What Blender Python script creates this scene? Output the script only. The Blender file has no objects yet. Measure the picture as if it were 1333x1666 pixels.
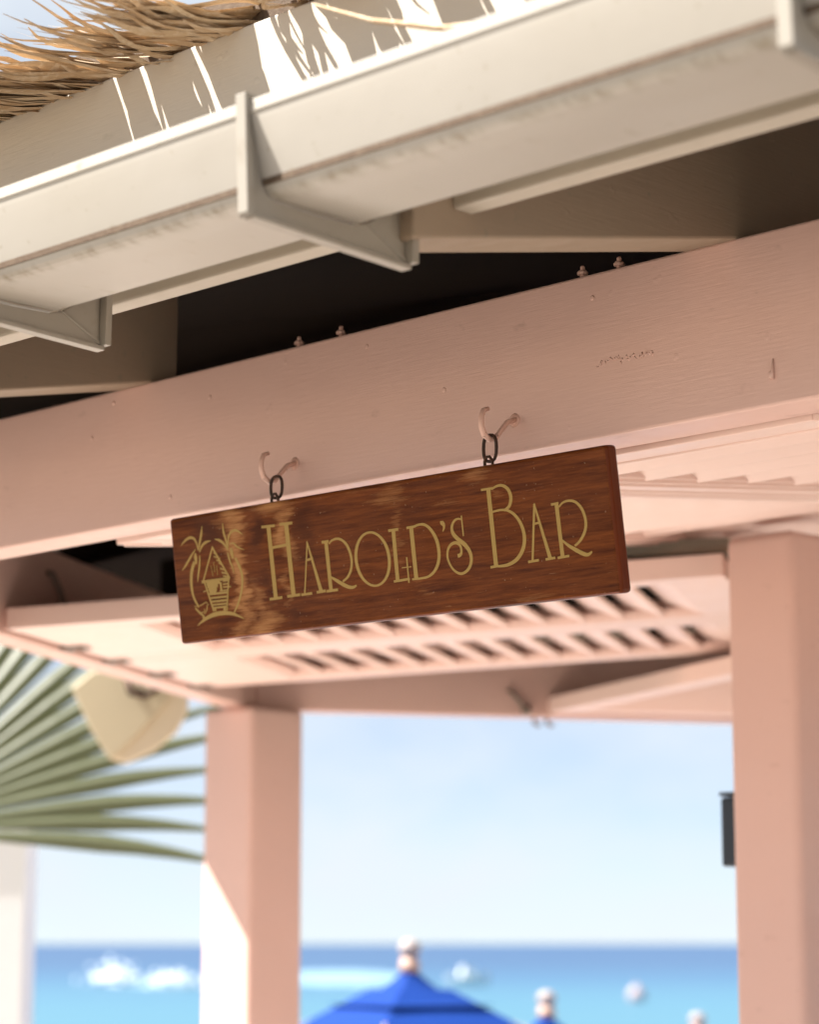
import bpy, bmesh, math, random, json
from mathutils import Matrix, Vector, Quaternion
from math import radians, sin, cos, tan, pi, atan, sqrt

# ------------------------------------------------------------------ camera, light, exposure
sc = bpy.context.scene
EYE = 1.5                                   # height of the camera above the terrace
cam_d = bpy.data.cameras.new('camera'); cam = bpy.data.objects.new('camera', cam_d)
sc.collection.objects.link(cam); sc.camera = cam
PITCH = atan(702 / 4000)
cam.location = (0, 0, EYE); cam.rotation_euler = (pi / 2 + PITCH, 0, 0)
cam_d.sensor_fit = 'HORIZONTAL'; cam_d.sensor_width = 24.0
cam_d.lens = 4000 / 1333 * 24
cam_d.clip_start = 0.05; cam_d.clip_end = 60000
cam_d.dof.use_dof = True; cam_d.dof.focus_distance = 3.62
cam_d.dof.aperture_fstop = 2.7
cam_d.dof.aperture_blades = 9

SUN_AZ, SUN_EL = 265.3, 52.6               # azimuth clockwise from the view direction (+Y)
sun_dir = Vector((sin(radians(SUN_AZ)) * cos(radians(SUN_EL)), cos(radians(SUN_AZ)) * cos(radians(SUN_EL)), sin(radians(SUN_EL))))
sun_d = bpy.data.lights.new('sun', 'SUN'); sun_d.energy = 5.0; sun_d.angle = radians(0.5); sun_d.color = (1.0, 0.955, 0.895)
sun = bpy.data.objects.new('sun', sun_d); sc.collection.objects.link(sun)
sun.location = (-20, 0, 30); sun.rotation_euler = (-sun_dir).to_track_quat('-Z', 'Y').to_euler()

world = bpy.data.worlds.new('World'); sc.world = world; world.use_nodes = True
wn = world.node_tree.nodes; wl = world.node_tree.links; wn.clear()
w_out = wn.new('ShaderNodeOutputWorld'); w_bg = wn.new('ShaderNodeBackground'); w_bg.inputs['Strength'].default_value = 0.05
sky = wn.new('ShaderNodeTexSky'); sky.sky_type = 'NISHITA'; sky.sun_disc = False
sky.sun_elevation = radians(SUN_EL); sky.sun_rotation = radians(SUN_AZ)
sky.air_density = 0.5; sky.dust_density = 0.1; sky.ozone_density = 2.0
wtc = wn.new('ShaderNodeTexCoord'); wmap = wn.new('ShaderNodeMapping'); wmap.inputs['Scale'].default_value = (1.0, 1.0, 2.2)
wno = wn.new('ShaderNodeTexNoise'); wno.inputs['Scale'].default_value = 6.0; wno.inputs['Detail'].default_value = 6; wno.inputs['Roughness'].default_value = 0.55
wra = wn.new('ShaderNodeValToRGB'); wra.color_ramp.elements[0].position = 0.36; wra.color_ramp.elements[1].position = 0.66; wra.color_ramp.elements[0].color = (0.42, 0.42, 0.42, 1)
wmx = wn.new('ShaderNodeMix'); wmx.data_type = 'RGBA'
wl.new(wtc.outputs['Generated'], wmap.inputs['Vector']); wl.new(wmap.outputs[0], wno.inputs['Vector'])
wl.new(wno.outputs[0], wra.inputs[0]); wl.new(wra.outputs[0], wmx.inputs[0])
wl.new(sky.outputs[0], wmx.inputs[6]); wmx.inputs[7].default_value = (5.2, 5.6, 6.0, 1)
wl.new(wmx.outputs[2], w_bg.inputs['Color']); wl.new(w_bg.outputs[0], w_out.inputs['Surface'])

sc.view_settings.view_transform = 'Standard'; sc.view_settings.look = 'None'
sc.view_settings.gamma = 1.0; sc.view_settings.use_curve_mapping = False
sc.view_settings.exposure = 1.74
sc.render.engine = 'CYCLES'
sc.cycles.use_denoising = True
sc.cycles.max_bounces = 10; sc.cycles.diffuse_bounces = 6; sc.cycles.glossy_bounces = 3
sc.cycles.caustics_reflective = False; sc.cycles.caustics_refractive = False

rnd = random.Random(7)
C = sc.collection.objects

# ------------------------------------------------------------------ materials
class Mat:
    """a Principled material with small node helpers"""
    def __init__(s, name, col, rough=0.5, spec=0.5):
        s.m = bpy.data.materials.new(name); s.m.use_nodes = True
        s.n = s.m.node_tree.nodes; s.l = s.m.node_tree.links
        s.b = s.n['Principled BSDF']; s.b.inputs['Base Color'].default_value = (*col, 1)
        s.b.inputs['Roughness'].default_value = rough; s.b.inputs['Specular IOR Level'].default_value = spec
        s.tc = s.n.new('ShaderNodeTexCoord'); s.col = None; s.base = col; s.h = None
    def noise(s, scale, detail=4, rough=0.55, stretch=(1, 1, 1), rot=(0, 0, 0), coord='Object', dist=0.0):
        mp = s.n.new('ShaderNodeMapping'); mp.inputs['Scale'].default_value = stretch; mp.inputs['Rotation'].default_value = rot
        no = s.n.new('ShaderNodeTexNoise'); no.inputs['Scale'].default_value = scale; no.inputs['Detail'].default_value = detail
        no.inputs['Roughness'].default_value = rough; no.inputs['Distortion'].default_value = dist
        s.l.new(s.tc.outputs[coord], mp.inputs[0]); s.l.new(mp.outputs[0], no.inputs['Vector'])
        return no.outputs[0]
    def ramp(s, sock, a, b, ca=(0, 0, 0), cb=(1, 1, 1)):
        r = s.n.new('ShaderNodeValToRGB'); r.color_ramp.elements[0].position = a; r.color_ramp.elements[1].position = b
        r.color_ramp.elements[0].color = (*ca, 1); r.color_ramp.elements[1].color = (*cb, 1)
        s.l.new(sock, r.inputs[0]); return r.outputs[0]
    def math(s, op, a, b=None):
        m = s.n.new('ShaderNodeMath'); m.operation = op
        for i, v in enumerate((a, b)):
            if v is None: continue
            if isinstance(v, (int, float)): m.inputs[i].default_value = v
            else: s.l.new(v, m.inputs[i])
        return m.outputs[0]
    def mix(s, fac, other):
        m = s.n.new('ShaderNodeMix'); m.data_type = 'RGBA'
        if isinstance(fac, (int, float)): m.inputs[0].default_value = fac
        else: s.l.new(fac, m.inputs[0])
        if s.col is None: m.inputs[6].default_value = (*s.base, 1)
        else: s.l.new(s.col, m.inputs[6])
        if isinstance(other, tuple): m.inputs[7].default_value = (*other, 1)
        else: s.l.new(other, m.inputs[7])
        s.col = m.outputs[2]; s.l.new(s.col, s.b.inputs['Base Color']); return s
    def bump(s, sock, strength, dist=0.002):
        bp = s.n.new('ShaderNodeBump'); bp.inputs['Strength'].default_value = strength; bp.inputs['Distance'].default_value = dist
        s.l.new(sock, bp.inputs['Height'])
        if s.h is not None: s.l.new(s.h, bp.inputs['Normal'])
        s.h = bp.outputs[0]; s.l.new(s.h, s.b.inputs['Normal']); return s
    def rough(s, sock, a, b):
        r = s.ramp(sock, 0.3, 0.7, (a,) * 3, (b,) * 3); s.l.new(r, s.b.inputs['Roughness']); return s

def painted_wood(name, col, dirt, grain=(2, 30, 30), rough=0.38, spots=True):
    m = Mat(name, col, rough)
    m.mix(m.math('MULTIPLY', m.ramp(m.noise(2.2, 5), 0.35, 0.8), 0.35), tuple(c * 0.84 for c in col))
    if spots: m.mix(m.math('MULTIPLY', m.ramp(m.noise(38, 3, stretch=(0.5, 1, 1)), 0.66, 0.78), 0.45), dirt)
    m.bump(m.noise(9, 6, 0.65, stretch=grain), 0.30, 0.0015)
    m.bump(m.noise(5, 3), 0.4, 0.006); m.bump(m.ramp(m.noise(26, 2), 0.70, 0.76), 0.35, 0.0012)
    m.rough(m.noise(14, 3), rough - 0.06, rough + 0.12)
    return m.m

PINK = (0.68, 0.452, 0.385)
M_pink = painted_wood('pink_gloss_paint', PINK, (0.42, 0.25, 0.20))
M_post = painted_wood('pink_post_paint', PINK, (0.50, 0.30, 0.24), grain=(20, 20, 2), rough=0.45)
M_standin = painted_wood('grey_green_stand_in', (0.30, 0.29, 0.235), (0.2, 0.18, 0.14), rough=0.6)
M_shut = painted_wood('pink_shutter_paint', (0.80, 0.60, 0.53), (0.5, 0.3, 0.24), grain=(3, 20, 20), rough=0.42, spots=False)
M_cream = painted_wood('cream_fascia_paint', (0.46, 0.41, 0.335), (0.30, 0.26, 0.20), rough=0.5)
M_tail = painted_wood('brown_cream_rafter_paint', (0.29, 0.22, 0.155), (0.15, 0.16, 0.12), grain=(30, 2, 30), rough=0.6)

g = Mat('cream_gutter_plastic', (0.405, 0.375, 0.325), 0.42)
g.mix(g.math('MULTIPLY', g.ramp(g.noise(3, 5, stretch=(0.35, 1, 1)), 0.4, 0.75), 0.4), (0.36, 0.32, 0.255))
g.mix(g.math('MULTIPLY', g.ramp(g.noise(55, 4, stretch=(1.0, 0.35, 1)), 0.64, 0.72), 0.45), (0.26, 0.21, 0.13))
g.mix(g.math('MULTIPLY', g.ramp(g.noise(3.5, 3, stretch=(0.5, 1.5, 1)), 0.50, 0.80), 0.35), (0.30, 0.255, 0.19))
gs = g.n.new('ShaderNodeSeparateXYZ'); g.l.new(g.tc.outputs['Object'], gs.inputs[0])
gz = g.math('DIVIDE', g.math('SUBTRACT', gs.outputs[2], 0.8425), 0.0055)
gy = g.math('DIVIDE', g.math('SUBTRACT', gs.outputs[1], -0.8535), 0.013)
gz = g.math('POWER', 2.718, g.math('MULTIPLY', g.math('ADD', g.math('MULTIPLY', gz, gz), g.math('MULTIPLY', gy, gy)), -1.0))
g.mix(g.math('MULTIPLY', g.math('MULTIPLY', gz, g.ramp(g.noise(26, 5, 0.7, stretch=(1.6, 0.6, 1)), 0.45, 0.66)), 0.85), (0.16, 0.125, 0.06))
g.mix(g.math('MULTIPLY', g.ramp(g.noise(3.0, 3, 0.5, stretch=(1.0, 0.6, 0.6)), 0.55, 0.80), 0.22), (0.33, 0.29, 0.215))
g.bump(g.noise(60, 4), 0.12, 0.001); g.bump(g.noise(6, 3), 0.35, 0.004)
M_gut = g.m
b = Mat('cream_bracket_plastic', (0.30, 0.27, 0.225), 0.4)
b.mix(b.math('MULTIPLY', b.ramp(b.noise(30, 4), 0.55, 0.75), 0.45), (0.20, 0.165, 0.12)); b.bump(b.noise(40, 3), 0.1, 0.001)
M_brk = b.m

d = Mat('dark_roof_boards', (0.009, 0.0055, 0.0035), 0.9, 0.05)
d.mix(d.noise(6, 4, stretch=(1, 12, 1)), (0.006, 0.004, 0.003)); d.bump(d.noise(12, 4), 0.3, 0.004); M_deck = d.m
def straw(name, a, bcol, c):
    m = Mat(name, a, 0.75, 0.25)
    oi = m.n.new('ShaderNodeObjectInfo')
    m.mix(oi.outputs['Random'], bcol)
    m.mix(m.math('MULTIPLY', m.ramp(m.noise(6, 3, stretch=(14, 1.5, 14)), 0.45, 0.7), 0.65), c)
    m.bump(m.noise(30, 3, stretch=(10, 1, 10)), 0.5, 0.002)
    return m.m
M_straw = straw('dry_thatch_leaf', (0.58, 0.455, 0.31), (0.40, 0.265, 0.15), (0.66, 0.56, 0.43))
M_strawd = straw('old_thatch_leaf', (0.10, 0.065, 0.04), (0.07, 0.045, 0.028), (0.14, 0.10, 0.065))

# the varnished sign board: streaky brown wood with worn, paler bands
s = Mat('varnished_sign_wood', (0.172, 0.048, 0.0105), 0.45, 0.08)
s.mix(s.ramp(s.noise(7, 6, 0.7, stretch=(1.2, 18, 18)), 0.36, 0.68), (0.060, 0.0135, 0.0032))
fine = s.noise(26, 5, 0.75, stretch=(1.0, 22, 22), dist=0.3)
sep = s.n.new('ShaderNodeSeparateXYZ'); s.l.new(s.tc.outputs['Object'], sep.inputs[0])
X, Z = sep.outputs[0], sep.outputs[2]
jit = s.math('MULTIPLY', s.math('SUBTRACT', s.noise(9, 5, 0.7, stretch=(0.5, 1, 3.2)), 0.5), 0.16)
def blob(cx, sx, cz, sz, amp):
    """worn patch centred at (cx, cz) on the board"""
    a = s.math('DIVIDE', s.math('SUBTRACT', s.math('ADD', X, jit), cx), sx); bz = s.math('DIVIDE', s.math('SUBTRACT', Z, cz), sz)
    r2 = s.math('ADD', s.math('MULTIPLY', a, a), s.math('MULTIPLY', bz, bz))
    return s.math('MULTIPLY', s.math('POWER', 2.718, s.math('MULTIPLY', r2, -1.0)), amp)
wear = None
for p in [(-0.318, 0.024, 0.02, 0.20, 1.0), (-0.335, 0.03, 0.085, 0.03, 0.6), (-0.225, 0.06, 0.10, 0.018, 0.9), (-0.195, 0.026, 0.055, 0.06, 0.95), (-0.20, 0.018, -0.03, 0.05, 0.62), (-0.265, 0.045, -0.09, 0.035, 0.9), (-0.285, 0.02, -0.05, 0.05, 0.7),
          (0.045, 0.05, 0.085, 0.03, 0.62), (0.05, 0.018, 0.02, 0.08, 0.52), (0.085, 0.02, -0.06, 0.04, 0.40), (0.235, 0.04, 0.095, 0.022, 0.66), (0.25, 0.014, 0.06, 0.05, 0.45),
          (0.165, 0.05, 0.06, 0.02, 0.38), (-0.09, 0.07, -0.055, 0.02, 0.36), (0.30, 0.06, -0.098, 0.010, 0.45), (-0.02, 0.12, 0.10, 0.012, 0.38), (-0.42, 0.05, -0.06, 0.05, 0.30), (0.42, 0.04, -0.02, 0.06, 0.25)]:
    bl = blob(*p); wear = bl if wear is None else s.math('MAXIMUM', wear, bl)
brk = s.noise(15, 7, 0.8, stretch=(0.55, 13, 13), dist=0.4)
wm = s.math('ADD', s.math('MULTIPLY', wear, 0.95), s.math('MULTIPLY', s.math('SUBTRACT', brk, 0.5), 1.5))
s.mix(s.math('MULTIPLY', s.ramp(wm, 0.34, 0.80), 0.85), (0.33, 0.145, 0.052))
s.mix(s.math('MULTIPLY', s.ramp(s.math('ADD', wm, s.math('SUBTRACT', fine, 0.5)), 0.72, 1.0), 0.7), (0.44, 0.215, 0.085))
dk = None
for p in [(-0.375, 0.05, 0.075, 0.04, 0.8), (-0.262, 0.028, 0.06, 0.035, 0.95), (-0.25, 0.02, -0.03, 0.05, 0.7), (-0.145, 0.03, 0.06, 0.06, 0.7), (-0.36, 0.035, -0.09, 0.03, 0.6), (-0.19, 0.03, -0.08, 0.025, 0.6)]:
    bl = blob(*p); dk = bl if dk is None else s.math('MAXIMUM', dk, bl)
s.mix(s.math('MULTIPLY', s.ramp(dk, 0.35, 0.8), 0.75), (0.045, 0.0105, 0.003))
s.mix(s.math('MULTIPLY', s.ramp(s.noise(24, 4, 0.6, stretch=(1.0, 16, 16)), 0.66, 0.73), 0.55), (0.27, 0.135, 0.06))
s.mix(s.math('MULTIPLY', s.ramp(s.noise(220, 1), 0.76, 0.79), 0.6), (0.30, 0.19, 0.11))
s.bump(fine, 0.18, 0.001); s.bump(s.noise(90, 3), 0.08, 0.001)
s.rough(s.noise(12, 4), 0.36, 0.55)
M_sign = s.m
e_ = Mat('varnished_sign_edge', (0.145, 0.030, 0.006), 0.3, 0.15)
e_.mix(e_.ramp(e_.noise(20, 5, stretch=(1, 1, 0.2)), 0.35, 0.7), (0.06, 0.013, 0.004)); M_sedge = e_.m
gl = Mat('gold_sign_paint', (0.36, 0.235, 0.062), 0.45, 0.2)
gl.mix(gl.math('MULTIPLY', gl.ramp(gl.noise(60, 4, stretch=(1, 4, 4)), 0.5, 0.75), 0.4), (0.27, 0.168, 0.045)); M_gold = gl.m
ir = Mat('dark_rusty_iron', (0.045, 0.026, 0.018), 0.55); ir.b.inputs['Metallic'].default_value = 0.55
ir.mix(ir.ramp(ir.noise(120, 4), 0.45, 0.7), (0.09, 0.035, 0.015)); ir.bump(ir.noise(300, 3), 0.4, 0.001); M_iron = ir.m
hk = Mat('flaking_pink_metal_paint', (0.66, 0.42, 0.34), 0.4)
hk.mix(hk.ramp(hk.noise(110, 4), 0.62, 0.68), (0.16, 0.07, 0.04)); hk.bump(hk.noise(200, 3), 0.4, 0.001); M_hook = hk.m
st = Mat('dull_hinge_metal', (0.27, 0.22, 0.18), 0.5); st.b.inputs['Metallic'].default_value = 0.4
st.mix(st.noise(60, 4), (0.15, 0.11, 0.09)); M_hinge = st.m

def ground_mat(name, a, bcol, sc_, rough=0.85):
    m = Mat(name, a, rough, 0.2); m.mix(m.noise(sc_, 8, 0.6), bcol); m.bump(m.noise(sc_ * 14, 5), 0.4, 0.01); return m.m
M_bounce = ground_mat('pale_bounce_ground', (0.37, 0.335, 0.30), (0.31, 0.28, 0.25), 0.9)
M_sand = ground_mat('pale_sand', (0.60, 0.50, 0.37), (0.50, 0.41, 0.30), 0.6)
M_pave = ground_mat('terrace_stone', (0.46, 0.41, 0.36), (0.39, 0.345, 0.30), 1.2)
M_absorb = ground_mat('dark_absorber_ground', (0.060, 0.046, 0.036), (0.045, 0.035, 0.028), 3.0)
M_tile = ground_mat('coral_floor', (0.76, 0.70, 0.64), (0.68, 0.62, 0.56), 1.5)

se = Mat('sea_water', (0.02, 0.17, 0.45), 0.35, 0.35)
sp = se.n.new('ShaderNodeSeparateXYZ'); se.l.new(se.tc.outputs['Object'], sp.inputs[0])
yy = se.math('DIVIDE', sp.outputs[1], 900.0)
yv = se.math('ADD', yy, se.math('MULTIPLY', se.math('SUBTRACT', se.noise(0.012, 4, stretch=(0.3, 1, 1)), 0.5), 0.12))
r = se.n.new('ShaderNodeValToRGB'); se.l.new(yv, r.inputs[0])
cr = r.color_ramp; cr.elements[0].position = 0.06; cr.elements[0].color = (0.045, 0.155, 0.21, 1)
cr.elements[1].position = 0.95; cr.elements[1].color = (0.010, 0.058, 0.15, 1)
for p, c_ in ((0.16, (0.036, 0.14, 0.215)), (0.24, (0.02, 0.095, 0.19)), (0.42, (0.013, 0.064, 0.155))):
    e2 = cr.elements.new(p); e2.color = (*c_, 1)
se.l.new(r.outputs[0], se.b.inputs['Base Color'])
se.bump(se.noise(0.5, 5, stretch=(0.5, 1, 1)), 0.5, 0.15)
M_sea = se.m
M_foam = ground_mat('sea_foam', (0.26, 0.36, 0.42), (0.09, 0.21, 0.30), 0.12, 0.6)
M_spray = ground_mat('sea_spray', (0.85, 0.88, 0.90), (0.75, 0.82, 0.86), 0.3, 0.6)
M_white = Mat('white_boat_paint', (0.82, 0.82, 0.80), 0.35).m
wp = Mat('white_pillar_paint', (0.82, 0.82, 0.82), 0.7); wp.bump(wp.noise(20, 4), 0.3, 0.004); M_wpil = wp.m
M_teal = Mat('teal_boat_paint', (0.10, 0.42, 0.40), 0.4).m
M_buoy = Mat('pale_buoy_paint', (0.36, 0.29, 0.31), 0.5).m
um = Mat('blue_parasol_canvas', (0.0015, 0.029, 0.19), 0.8, 0.2); um.mix(um.math('MULTIPLY', um.noise(3, 4), 0.5), (0.003, 0.042, 0.25)); um.bump(um.noise(90, 2), 0.2, 0.001)
um.b.inputs['Subsurface Weight'].default_value = 0.0
M_blue = um.m
M_fin = Mat('white_finial_paint', (0.34, 0.29, 0.28), 0.5).m
M_finb = Mat('tan_finial_wood', (0.50, 0.33, 0.26), 0.55).m
M_pole = Mat('pale_parasol_pole', (0.55, 0.45, 0.34), 0.5).m
lf = Mat('fan_palm_leaf', (0.075, 0.085, 0.042), 0.5, 0.4)
lf.mix(lf.math('MULTIPLY', lf.noise(4, 4), 0.8), (0.11, 0.12, 0.07))
tr = lf.n.new('ShaderNodeBsdfTranslucent'); tr.inputs[0].default_value = (0.26, 0.29, 0.12, 1)
mxs = lf.n.new('ShaderNodeMixShader'); mxs.inputs[0].default_value = 0.22
lf.l.new(lf.b.outputs[0], mxs.inputs[1]); lf.l.new(tr.outputs[0], mxs.inputs[2]); lf.l.new(mxs.outputs[0], lf.n['Material Output'].inputs[0])
M_leaf = lf.m
M_trunk = ground_mat('palm_trunk_bark', (0.22, 0.17, 0.12), (0.13, 0.10, 0.07), 9)
sk = Mat('beige_speaker_plastic', (0.50, 0.43, 0.29), 0.55); sk.bump(sk.noise(150, 2), 0.2, 0.001); M_spk = sk.m
sk2 = Mat('pale_speaker_rim', (0.62, 0.53, 0.38), 0.5); M_spk2 = sk2.m
M_box = Mat('dark_box_plastic', (0.012, 0.022, 0.035), 0.45).m

# ------------------------------------------------------------------ mesh helpers
class MB:
    def __init__(s): s.v = []; s.f = []
    def add(s, vs, fs):
        o = len(s.v); s.v += [Vector(p) for p in vs]; s.f += [tuple(i + o for i in q) for q in fs]; return s
    def box(s, x0, x1, y0, y1, z0, z1, M=None):
        p = [Vector((x, y, z)) for z in (z0, z1) for y in (y0, y1) for x in (x0, x1)]
        if M is not None: p = [M @ q for q in p]
        return s.add(p, [(0, 2, 3, 1), (4, 5, 7, 6), (0, 1, 5, 4), (2, 6, 7, 3), (0, 4, 6, 2), (1, 3, 7, 5)])
    def prism(s, A, B):
        n = len(A)
        return s.add(list(A) + list(B), [tuple(range(n - 1, -1, -1)), tuple(range(n, 2 * n))] + [(i, (i + 1) % n, n + (i + 1) % n, n + i) for i in range(n)])
    def tube(s, pts, rad, k=8, closed=False, flat=1.0):
        pts = [Vector(p) for p in pts]; n = len(pts)
        if isinstance(rad, (int, float)): rad = [rad] * n
        vs = []; ref = None
        for i, p in enumerate(pts):
            a = pts[(i - 1) % n] if (closed or i) else p; b_ = pts[(i + 1) % n] if (closed or i < n - 1) else p
            t = (b_ - a).normalized()
            if ref is None: ref = Vector((0, 0, 1)) if abs(t.z) < 0.9 else Vector((1, 0, 0))
            u = t.cross(ref).normalized(); w = u.cross(t).normalized(); ref = w
            for j in range(k):
                an = 2 * pi * j / k; vs.append(p + u * cos(an) * rad[i] + w * sin(an) * rad[i] * flat)
        fs = []
        for i in range(n if closed else n - 1):
            for j in range(k):
                i2 = (i + 1) % n; j2 = (j + 1) % k
                fs.append((i * k + j, i * k + j2, i2 * k + j2, i2 * k + j))
        if not closed: fs += [tuple(range(k - 1, -1, -1)), tuple(range((n - 1) * k, n * k))]
        return s.add(vs, fs)
    def lathe(s, prof, k=16, c=(0, 0, 0)):
        c = Vector(c); n = len(prof)
        vs = [c + Vector((r * cos(2 * pi * j / k), r * sin(2 * pi * j / k), z)) for r, z in prof for j in range(k)]
        fs = [(i * k + j, i * k + (j + 1) % k, (i + 1) * k + (j + 1) % k, (i + 1) * k + j) for i in range(n - 1) for j in range(k)]
        fs += [tuple(range(k - 1, -1, -1)), tuple(range((n - 1) * k, n * k))]
        return s.add(vs, fs)
    def mesh(s, name, mat):
        me = bpy.data.meshes.new(name); me.from_pydata(s.v, [], s.f)
        bm = bmesh.new(); bm.from_mesh(me); bmesh.ops.recalc_face_normals(bm, faces=bm.faces); bm.to_mesh(me); bm.free()
        if mat: me.materials.append(mat)
        return me

WM = {}                                     # world matrix of every object made here
def link(name, data, parent=None, M=None):
    o = bpy.data.objects.new(name, data); C.link(o)
    M = M if M is not None else (WM[parent.name] if parent else Matrix())
    o.parent = parent
    o.matrix_basis = (WM[parent.name].inverted() @ M) if parent else M
    WM[o.name] = M.copy(); return o
def make(name, mb, mat, parent=None, M=None, bevel=0.0, smooth=False, seg=2):
    """mesh given in the space M (world when M is None is the parent's own space)"""
    me = mb.mesh(name, mat)
    if smooth: me.polygons.foreach_set('use_smooth', [True] * len(me.polygons))
    o = link(name, me, parent, M)
    if bevel:
        md = o.modifiers.new('bevel', 'BEVEL'); md.width = bevel; md.segments = seg; md.limit_method = 'ANGLE'; md.angle_limit = radians(35)
    return o
def thing(name, label, cat, M=None, group=None, mb=None, mat=None, **k):
    o = make(name, mb, mat, None, M or Matrix(), **k) if mb else link(name, None, None, M or Matrix())
    o['label'] = label; o['category'] = cat
    if group: o['group'] = group
    return o
def T(x, y, z): return Matrix.Translation((x, y, z))
def RX(a): return Matrix.Rotation(a, 4, 'X')
def RY(a): return Matrix.Rotation(a, 4, 'Y')
def RZ(a): return Matrix.Rotation(a, 4, 'Z')

# ------------------------------------------------------------------ ground, beach and sea
def struct(name, mb, mat):
    o = make(name, mb, mat); o['kind'] = 'structure'; return o
HX = Vector((1.4842, 5.7482, 0)); AP = 2.465; SIDE = 2 * AP / sqrt(3)
def azv(a): return Vector((sin(radians(a)), cos(radians(a)), 0))
DIR = [azv(-45.6 + 60 * i) for i in range(6)]; NRM = [azv(44.4 + 60 * i) for i in range(6)]
KK = [HX.dot(NRM[i]) - AP for i in range(6)]
SM = []                                     # frame of each side: x along the beam (to the right seen from outside), y inwards, z above eye level
for i in range(6):
    x, y, o = -DIR[i], NRM[i], NRM[i] * KK[i] + Vector((0, 0, EYE))
    SM.append(Matrix(((x.x, y.x, 0, o.x), (x.y, y.y, 0, o.y), (0, 0, 1, o.z), (0, 0, 0, 1))))
MID = [-HX.dot(DIR[i]) for i in range(6)]   # local x of the middle of each side
def corner(i): return HX - azv(44.4 + 30 + 60 * i) * (2 * AP / sqrt(3))   # between side i and i+1

pv = MB(); pv.box(-30, 30, -30, 10.8, -1.6, 0); struct('terrace', pv, M_pave)
fl = MB()
ring = [corner(i) + (corner(i) - HX).normalized() * 0.9 for i in range(6)]
ring = [Vector((p.x, p.y, 0.004)) for p in ring]
fl.prism([p for p in ring], [p + Vector((0, 0, 0.12)) for p in ring]); struct('pavilion_floor', fl, M_tile)
bs = MB()
bs.add([(-400, 10.8, -1.0), (400, 10.8, -1.0), (400, 60, -1.75), (-400, 60, -1.75), (-400, -200, -1.0), (400, -200, -1.0)], [(0, 1, 2, 3), (4, 5, 1, 0)]); struct('beach', bs, M_sand)
sd = MB()
q = [corner(0) - NRM[0] * 0.5 - NRM[1] * 0.1, corner(0) - NRM[0] * 0.5 + DIR[0] * 26, Vector((-22, 10.79, 0)), Vector((24, 10.79, 0)), Vector((24, 9.2, 0)), corner(2) - NRM[2] * 0.6, corner(1) - NRM[2] * 0.6 - NRM[1] * 0.5]
sd.add([(4.6, -2, 0.05), (26, -2, 0.05), (26, 9.15, 0.05), (4.6, 9.15, 0.05)], [(0, 1, 2, 3)]); sd.prism([Vector((p.x, p.y, 0.004)) for p in q], [Vector((p.x, p.y, 0.05)) for p in q]); struct('bounce_ground', sd, M_bounce)  # unseen pale ground, added and shaped to bounce light into the pavilion
dp = MB(); q = [(-7, -3.5), (9, -3.5), (9, -0.1), (-7, -0.1)]
q = [SM[0] @ Vector((MID[0] + x, e, -EYE)) for x, e in q]
dp.prism([Vector((p.x, p.y, 0.054)) for p in q], [Vector((p.x, p.y, 0.09)) for p in q]); dp.add([(-0.2, -28, 0.058), (4.5, -28, 0.058), (4.5, 1.8, 0.058), (-0.2, 1.8, 0.058)], [(0, 1, 2, 3)]); struct('bounce_absorber', dp, M_absorb)  # unseen dark ground, added to cut the light bounced up at the eave
w_ = MB(); ys = [44, 90, 200, 500, 1200, 4000, 12000, 40000]
vv = []; ff = []
for y in ys: vv += [(-y * 1.2 - 200, y, -1.6), (y * 1.2 + 200, y, -1.6)]
for i in range(len(ys) - 1): ff.append((2 * i, 2 * i + 1, 2 * i + 3, 2 * i + 2))
w_.add(vv, ff); struct('sea', w_, M_sea)

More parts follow.
